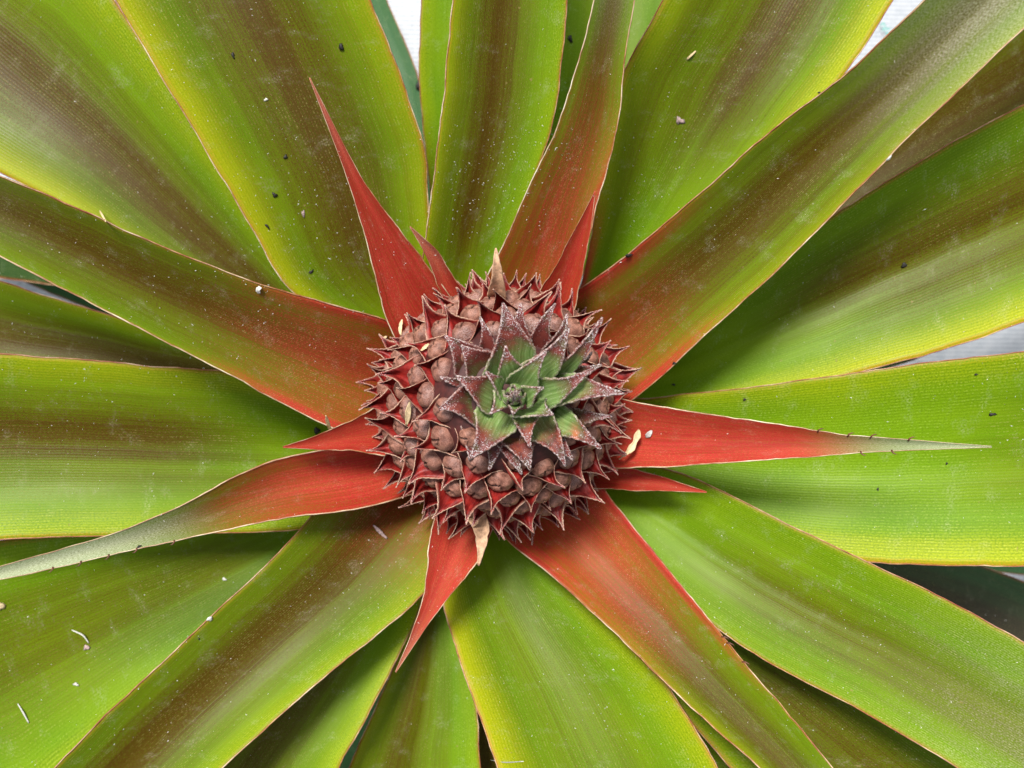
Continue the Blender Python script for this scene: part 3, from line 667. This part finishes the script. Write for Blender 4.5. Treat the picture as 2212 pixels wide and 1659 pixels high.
CL = [  # tip, base, base, z base, z tip, purple range, warm   (outer to inner)
    ((240, 1312), (160, 1010), (420, 1120), .2735, .2745, (-.5, .1), 0), ((400, 1392), (350, 1130), (520, 1120), .2735, .2745, (-.5, .1), 0),
    ((640, 1428), (430, 1150), (640, 1120), .2735, .2750, (-.5, .1), 0), ((1060, 1312), (800, 1180), (960, 1060), .2735, .2755, (-.5, .1), 0),
    ((1372, 965), (1060, 900), (1070, 1050), .2735, .2760, (-.5, .1), 0), ((1285, 535), (1040, 720), (1080, 560), .2735, .2765, (-.5, .1), 0),
    ((1215, 455), (1000, 560), (1110, 520), .2735, .276, (-.5, .1), 0), ((1020, 138), (820, 420), (960, 400), .2735, .276, (-.5, .1), 0),
    ((912, 55), (700, 380), (880, 360), .2730, .275, (-.5, .1), 0), ((640, 60), (560, 330), (730, 360), .2735, .275, (-.5, .1), 0),
    ((318, 165), (310, 420), (450, 440), .2735, .2745, (-.5, .1), 0), ((40, 312), (120, 620), (330, 420), .2735, .2745, (-.5, .1), 0),
    ((165, 395), (210, 640), (410, 440), .2755, .277, (-.3, .5), 0), ((-10, 895), (215, 690), (270, 1035), .2755, .2775, (-.1, .5), .2),
    ((-5, 650), (180, 720), (260, 640), .274, .275, (-.5, .1), 0), ((715, 1392), (460, 1140), (745, 1180), .2755, .277, (-.2, .5), .35),
    ((1000, 1362), (740, 1150), (905, 960), .2765, .279, (.05, .7), .4), ((1282, 1232), (905, 1100), (1040, 920), .2765, .279, (.3, .95), 1.0),
    ((1292, 168), (880, 610), (1080, 560), .2765, .2825, (.3, .9), 0), ((490, 55), (335, 620), (745, 415), .2775, .2815, (.25, .75), .1),
    ((1465, 795), (880, 905), (1085, 640), .2780, .2845, (.45, 1.0), 0), ((235, 1305), (280, 925), (590, 1080), .2780, .2805, (.25, .8), .1),
    ((1015, 240), (600, 560), (930, 600), .2790, .2830, (.35, .9), 0), ((130, 638), (410, 630), (330, 910), .2795, .2815, (.15, .6), .1),
    ((1195, 592), (790, 650), (920, 870), .2805, .2845, (.4, .95), 0), ((715, 1205), (590, 985), (790, 950), .2805, .2830, (.25, .8), .3),
    ((905, 945), (610, 985), (860, 850), .2825, .2850, (.4, .95), 0), ((840, 438), (565, 620), (785, 710), .2825, .2865, (.4, .95), .0),
    ((535, 395), (455, 645), (675, 560), .2835, .2865, (.3, .8), .1), ((372, 600), (470, 650), (470, 820), .2845, .2870, (.3, .8), 0),
    ((400, 940), (430, 760), (520, 880), .2850, .2865, (.3, .9), 0), ((822, 728), (660, 720), (740, 870), .2855, .2880, (.45, 1.0), 0),
    ((590, 942), (510, 850), (650, 890), .2860, .2880, (.4, .95), 0),
]
for (tp, b0, b1, zb, zt, pr, wm) in CL:
    crown_leaf(tp, b0, b1, zb + .0035, zt + .0045, (pr[0] - (.34 if zb < .282 else .15), pr[1] - (.26 if zb < .282 else .08)), warm=wm)
# tight bud in the middle
bc = np.array([590, 790])
for i in range(9):
    a = i * GA + .4; rad = 95 - i * 8
    dx, dy = math.cos(a), math.sin(a)
    m_ = bc + np.array([dx, dy]) * rad; sd_ = np.array([-dy, dx]) * (62 - i * 4); tp = bc + np.array([dx, dy]) * (rad * .35 - 8)
    crown_leaf(tuple(tp), tuple(m_ + sd_), tuple(m_ - sd_), .2885 + .0003 * i, .293 + .0003 * i, (.3, 1.2), arch=.25, cup=-.3, tipw=.8)

# dried tan bracts and faded flowers on the fruit
def strip(name, pts, widths, mat, parent, cup=.3, thick=.0003, zlift=0., rough=0.):
    pts = np.asarray(pts, float); n = len(pts); T = np.gradient(pts, axis=0); T /= np.linalg.norm(T, axis=1, keepdims=True)
    sd_ = np.cross(T, np.array([0, 0, 1.])); sd_ /= np.maximum(np.linalg.norm(sd_, axis=1, keepdims=True), 1e-9); up = np.cross(sd_, T)
    q = np.linspace(-1, 1, 7); w_ = np.asarray(widths, float)
    P = pts[:, None] + q[None, :, None] * (w_[:, None] * (1 + rough * rng.uniform(-1, 1, (n, 1))))[:, :, None] * sd_[:, None] + (cup * w_[:, None] * (q ** 2)[None, :])[..., None] * up[:, None]
    if rough: P += rng.normal(0, rough * .00022, P.shape)
    uv = np.stack([q[None, :] * w_[:, None], np.broadcast_to(np.arange(n)[:, None] * .001, (n, 7))], -1)
    me, org = shell_mesh(name, P, np.broadcast_to(np.minimum(thick, w_ * .8 + .00004)[:, None], (n, 7)), {}, uv, mat)
    return link(name, me, org, parent)
def path(pix, zz, n=14):
    p = resample(pix, n, 1); z = np.interp(np.linspace(0, 1, n), np.linspace(0, 1, len(zz)), zz)
    return np.array([at(x, y, q) for (x, y), q in zip(p, z)])
strip("dry_bract", path([(1073, 640), (1075, 610), (1073, 575), (1071, 536)], [.258, .264, .268, .270]), np.linspace(.0026, .0001, 14) ** 1.0, M_DRY, FRUIT, .5, rough=.1)["label"] = "dried tan bract standing up at the top of the fruit"
strip("dry_bract", path([(1030, 1110), (1042, 1140), (1040, 1180), (1034, 1222)], [.252, .259, .262, .262]), np.array([.0024, .0030, .0026, .0024, .0021, .0019, .0016, .0014, .0012, .001, .0008, .0006, .0004, .0001]), M_DRY, FRUIT, .5, rough=.14)["label"] = "dried tan bract hanging off the bottom of the fruit"

# ------------------------------------------------------------------ loose bits lying on the plant
bpy.context.view_layer.update()
DG = bpy.context.evaluated_depsgraph_get()
def hit(x, y):
    d = (Vector(at(x, y, 0)) - cam.location).normalized()
    ok, loc, nrm, _, ob, _ = S.ray_cast(DG, cam.location + d * .02, d)
    if not ok: return None, None, None
    if nrm.z < 0: nrm = -nrm
    return loc, nrm, ob
for (x, y) in [(824, 1034), (905, 1114), (788, 888), (812, 1000), (1018, 1160)]:
    l, n_, ob = hit(x, y)
    if l is None or ob.parent != FRUIT: continue
    l = l - n_ * .0006; t_ = (l - FB); t_ = (t_ - AXV * t_.dot(AXV)).normalized()
    pts = [l + t_ * .0022 * (q_ - .5) + AXV * .0008 * math.sin(q_ * 3) for q_ in np.linspace(0, 1, 8)]
    strip("petal", [tuple(p_) for p_ in pts], np.array([.0007, .001, .0012, .0012, .001, .0008, .0005, .0002]), M_PETAL, FRUIT, .5)
PXM = lambda z: FPX / (HC - z)
def lump(name, x, y, wpx, hpx, ang, mat, label, cat, flat=.6, seed=0, group=None):
    loc, nrm, ob = hit(x, y)
    if loc is None: return None
    s = .8 / PXM(loc.z); g = np.random.default_rng(seed + int(x)); V = []; F = []; RN, SG = 6, 10
    ph = g.uniform(0, 6, 4)
    for i in range(RN + 1):
        th_ = math.pi * i / RN
        for j in range(SG):
            a = 2 * math.pi * j / SG; k_ = 1 + .3 * math.sin(2 * a + ph[0]) * math.sin(th_) + .3 * math.sin(3 * a + ph[1]) * math.sin(th_) + .2 * math.sin(4 * th_ + ph[2] + a) + g.uniform(-.14, .14)
            V.append((wpx * s * .5 * k_ * math.sin(th_) * math.cos(a), hpx * s * .5 * k_ * math.sin(th_) * math.sin(a), min(wpx, hpx) * s * .5 * flat * math.cos(th_)))
    for i in range(RN):
        for j in range(SG):
            b = (j + 1) % SG; F.append((i * SG + j, (i + 1) * SG + j, (i + 1) * SG + b, i * SG + b))
    me = bpy.data.meshes.new(name); me.from_pydata(V, [], F); me.update(); me.materials.append(mat)
    me.polygons.foreach_set('use_smooth', [True] * len(me.polygons))
    o = bpy.data.objects.new(name, me); COL.objects.link(o)
    q = nrm.to_track_quat('Z', 'Y').to_matrix().to_4x4()
    # keep the long side at the angle seen from above
    o.matrix_world = Matrix.Translation(loc + nrm * min(wpx, hpx) * s * .5 * flat * .55) @ (Vector((0, 0, 1)).rotation_difference(nrm)).to_matrix().to_4x4() @ Matrix.Rotation(math.radians(ang), 4, 'Z')
    o["label"] = label; o["category"] = cat
    if group: o["group"] = group
    return o
def flake(name, pix, widths, mat, label, cat, lift=.0004, group=None, rough=.15, arch=.0006):
    p = resample(pix, 12, 1); pts = []
    for i, (x, y) in enumerate(p):
        l, n_, ob = hit(x, y)
        if l is None: return None
        pts.append(l)
    pts = np.array([tuple(l) for l in pts]); zt = pts[:, 2]
    # straight stiff bit: lies on the highest points it touches
    zl = np.polyval(np.polyfit(np.arange(12), zt, 1), np.arange(12)); zl += max(0, (zt - zl).max()) * .7 + lift
    zl += arch * np.sin(np.linspace(0, math.pi, 12))
    P = np.array([at(x, y, z) for (x, y), z in zip(p, zl)])
    w_ = np.interp(np.linspace(0, 1, 12), np.linspace(0, 1, len(widths)), widths) / PXM(zl.mean())
    o = strip(name, P, w_, mat, None, .35, .00025, rough=rough)
    o["label"] = label; o["category"] = cat
    if group: o["group"] = group
    return o
SPK = "dark specks on the leaves"; 
for i, (x, y, wd, ht, an, lb) in enumerate([
    (738, 102, 15, 15, 0, "round black speck on the green margin of the broad leaf, nearest the top of it"),
    (503, 119, 8, 15, 25, "small black speck high on the brown middle of the broad upper left leaf"),
    (617, 339, 9, 12, 0, "black speck left of the tall red pointed leaf's middle"),
    (593, 421, 13, 11, 20, "two-lobed black speck on the broad upper left leaf, below the single one"),
    (577, 489, 7, 15, 35, "slender black speck by the yellow margin of the broad upper left leaf"),
    (672, 587, 7, 15, -30, "black speck lowest on the broad upper left leaf, above the red-based left leaf"),
    (1231, 84, 13, 17, -10, "black speck on the dark leaf between the two topmost central leaves"),
    (1953, 573, 17, 12, -15, "shiny black speck on the wide leaf at right, above the white gap"),
    (1770, 200, 6, 6, 0, "tiny dark dot beside the edge of the upper right leaf"),
    (1457, 785, 9, 9, 0, "small black grain under the edge of the red-based right leaf"),
    (1455, 831, 10, 6, 0, "flat black grain above the long brown leaf edge right of the fruit"),
    (1357, 551, 17, 14, 20, "dark crumb caught on the upper edge of the red-based upper right leaf"),
    (1608, 863, 7, 9, 30, "tiny black speck just above the long red leaf pointing right"),
    (2142, 895, 14, 10, 0, "dark round grain far right on the wide pale green leaf"),
    (2108, 809, 10, 5, 30, "thin dark sliver near the top edge of the wide right leaf"),
    (685, 930, 13, 20, 0, "black crumb in the shade left of the fruit beside the small red leaf"),
    (301, 1181, 12, 7, 20, "black crumb below the pale tip of the left red leaf"),
    (2045, 1001, 6, 6, 0, "tiny dark dot below the spiny margin of the long red right leaf"),
    (1896, 1057, 7, 6, 0, "tiny dark dot on the wide right leaf under the pale tip"),
    (430, 1380, 5, 4, 0, "tiny black dot among white dust on the lower left leaf"),
    (655, 462, 7, 22, 10, "grey lint tuft on the broad upper left leaf beside the red point"),
]):
    lump("lint_tuft" if "lint" in lb else "soil_speck", x, y, wd, ht, an, M_PINKF if 'lint' in lb else M_BLACK, lb, "lint" if "lint" in lb else "speck", .55, i, None if "lint" in lb else SPK)
lump("pale_flake", 1920, 341, 11, 17, -30, M_WHITE, "white oval flake at the lower edge of the long upper right leaf", "flake", .4)
lump("pale_flake", 453, 1336, 11, 17, -40, M_WHITE, "white oval flake on the edge of the lower left leaf", "flake", .5)
lump("pale_flake", 485, 1251, 11, 8, 0, M_WHITE, "small white crumb on the leaf below the pale-tipped left leaf", "flake", .5)
lump("pale_flake", 1468, 261, 19, 22, 20, M_PINKF, "ragged greyish pink flake on the broad upper right leaf", "flake", .2)
lump("pale_flake", 187, 1398, 13, 17, 0, M_PINKF, "fluffy greyish flake with a hair on the lower left leaf", "flake", .5)
lump("pale_flake", 2, 1308, 18, 26, 0, M_STRAW, "cream flake cut by the left edge of the picture", "flake", .4)
lump("pale_flake", 165, 1478, 14, 9, 0, M_WHITE, "white crumb near the bottom left corner among dust", "flake", .5)
lump("pale_flake", 575, 215, 9, 8, 0, M_WHITE, "single white grain on the brown part of the broad upper left leaf", "flake", .5)
lump("pale_flake", 832, 729, 10, 10, 0, M_STRAW, "squarish cream bit at the upper left rim of the fruit", "flake", .7)
lump("pale_flake", 905, 186, 16, 26, 0, M_BLACK, "dark crumb on the white sheet below the gap at the top", "crumb", .6)
flake("straw_flake", [(1338, 992), (1362, 972), (1375, 950), (1380, 928)], [.6, 2, 5, 8, 3, 7, 1], M_STRAW, "torn cream straw flake on the red leaf right of the fruit", "straw", rough=.3)
flake("straw_flake", [(886, 868), (882, 890), (878, 920)], [1, 4, 5, 4, 1], M_STRAW, "cream straw splinter on the left side of the fruit", "straw", rough=.25)
flake("straw_flake", [(704, 898), (708, 912), (712, 928)], [1, 4, 4, 2], M_STRAW, "short cream splinter left of the fruit above the small red leaf", "straw")
flake("straw_flake", [(926, 872 - 130), (916, 752), (908, 758)], [1, 3, 3, 1], M_STRAW, "small cream splinter among the bracts at the upper left of the fruit", "straw")
flake("straw_flake", [(868, 690), (864, 710), (866, 724)], [1, 3, 3, 1], M_STRAW, "thin cream splinter at the base of the tall upper left red leaf", "straw")
flake("straw_flake", [(1395, 945), (1402, 938), (1408, 930)], [1, 5, 4, 1], M_WHITE, "pale little sliver beside the torn straw flake", "straw")
flake("white_curl", [(563, 620), (556, 626), (560, 634)], [2, 4, 4, 2], M_WHITE, "white curled sliver on the upper edge of the red-based left leaf", "flake")
flake("white_curl", [(806, 1134), (820, 1148), (836, 1164)], [1, 3.5, 3, 1], M_PINKF, "pale flake in the dark hollow below the left red leaf", "flake")
flake("fibre", [(1484, 128), (1503, 110)], [1.2, 1.6, 1.0], M_STRAW, "short straight cream fibre on the broad upper right leaf", "fibre", lift=.0002, rough=0)
flake("fibre", [(215, 455), (228, 478)], [1.0, 1.6, 1.0], M_STRAW, "short cream fibre above the long left leaf", "fibre", lift=.0002, rough=0)
flake("fibre", [(155, 1361), (180, 1372), (192, 1390)], [.6, 1.2, .8], M_WHITE, "curved white hair beside the fluffy flake", "fibre", lift=.0002, rough=0)
flake("fibre", [(38, 1520), (50, 1540), (62, 1562)], [.6, 1.2, .8], M_WHITE, "thin white hair in the bottom left corner", "fibre", lift=.0002, rough=0)
flake("fibre", [(1060, 1672 - 30), (1090, 1648), (1130, 1645)], [.6, 1.2, .8], M_WHITE, "thin white hair on the bottom centre leaf", "fibre", lift=.0002, rough=0)

# fine white dust over everything: nobody could count it
V = []; F = []
dr = np.random.default_rng(5); made = 0
clusters = [(640, 560, 110), (985, 440, 130), (1440, 330, 120), (1150, 300, 60), (330, 1430, 130), (120, 870, 150), (1720, 1330, 160), (2250, 830, 90), (820, 1250, 90), (1340, 1500, 120), (560, 480, 120), (260, 650, 150), (1860, 1500, 200), (1050, 420, 50), (500, 150, 160)]
for i in range(2000):
    if dr.uniform() < .7:
        c_ = clusters[int(dr.integers(len(clusters)))]; x, y = dr.normal(c_[0], c_[2]), dr.normal(c_[1], c_[2])
    else: x, y = dr.uniform(-40, 2250), dr.uniform(-40, 1700)
    if (x - 1080) ** 2 + (y - 880) ** 2 < 330 ** 2: continue
    l, n_, ob = hit(x, y)
    if l is None or ob == GROUND or ob.name.startswith("soil") or n_.z < .3: continue
    s = 1 / PXM(l.z); ln = min(11, 1.1 + dr.exponential(1.5)) * s; wd = min(ln, dr.uniform(1.1, 2.2) * s); a = dr.uniform(0, 6.28)
    t1 = Vector((math.cos(a), math.sin(a), 0)); t1 = (t1 - n_ * t1.dot(n_)).normalized(); t2 = n_.cross(t1); b = len(V); h_ = n_ * wd * .6
    o = l - n_ * wd * .1
    V += [o - t1 * ln * .5, o + t2 * wd * .5, o + t1 * ln * .5, o - t2 * wd * .5, o + h_]
    F += [(b, b + 3, b + 4), (b + 3, b + 2, b + 4), (b + 2, b + 1, b + 4), (b + 1, b, b + 4), (b, b + 1, b + 2, b + 3)]
me = bpy.data.meshes.new("dust"); me.from_pydata(V, [], F); me.update(); me.materials.append(M_WHITE)
du = bpy.data.objects.new("dust", me); COL.objects.link(du); du["kind"] = "stuff"; du["label"] = "fine white dust scattered over the leaves"; du["category"] = "dust"
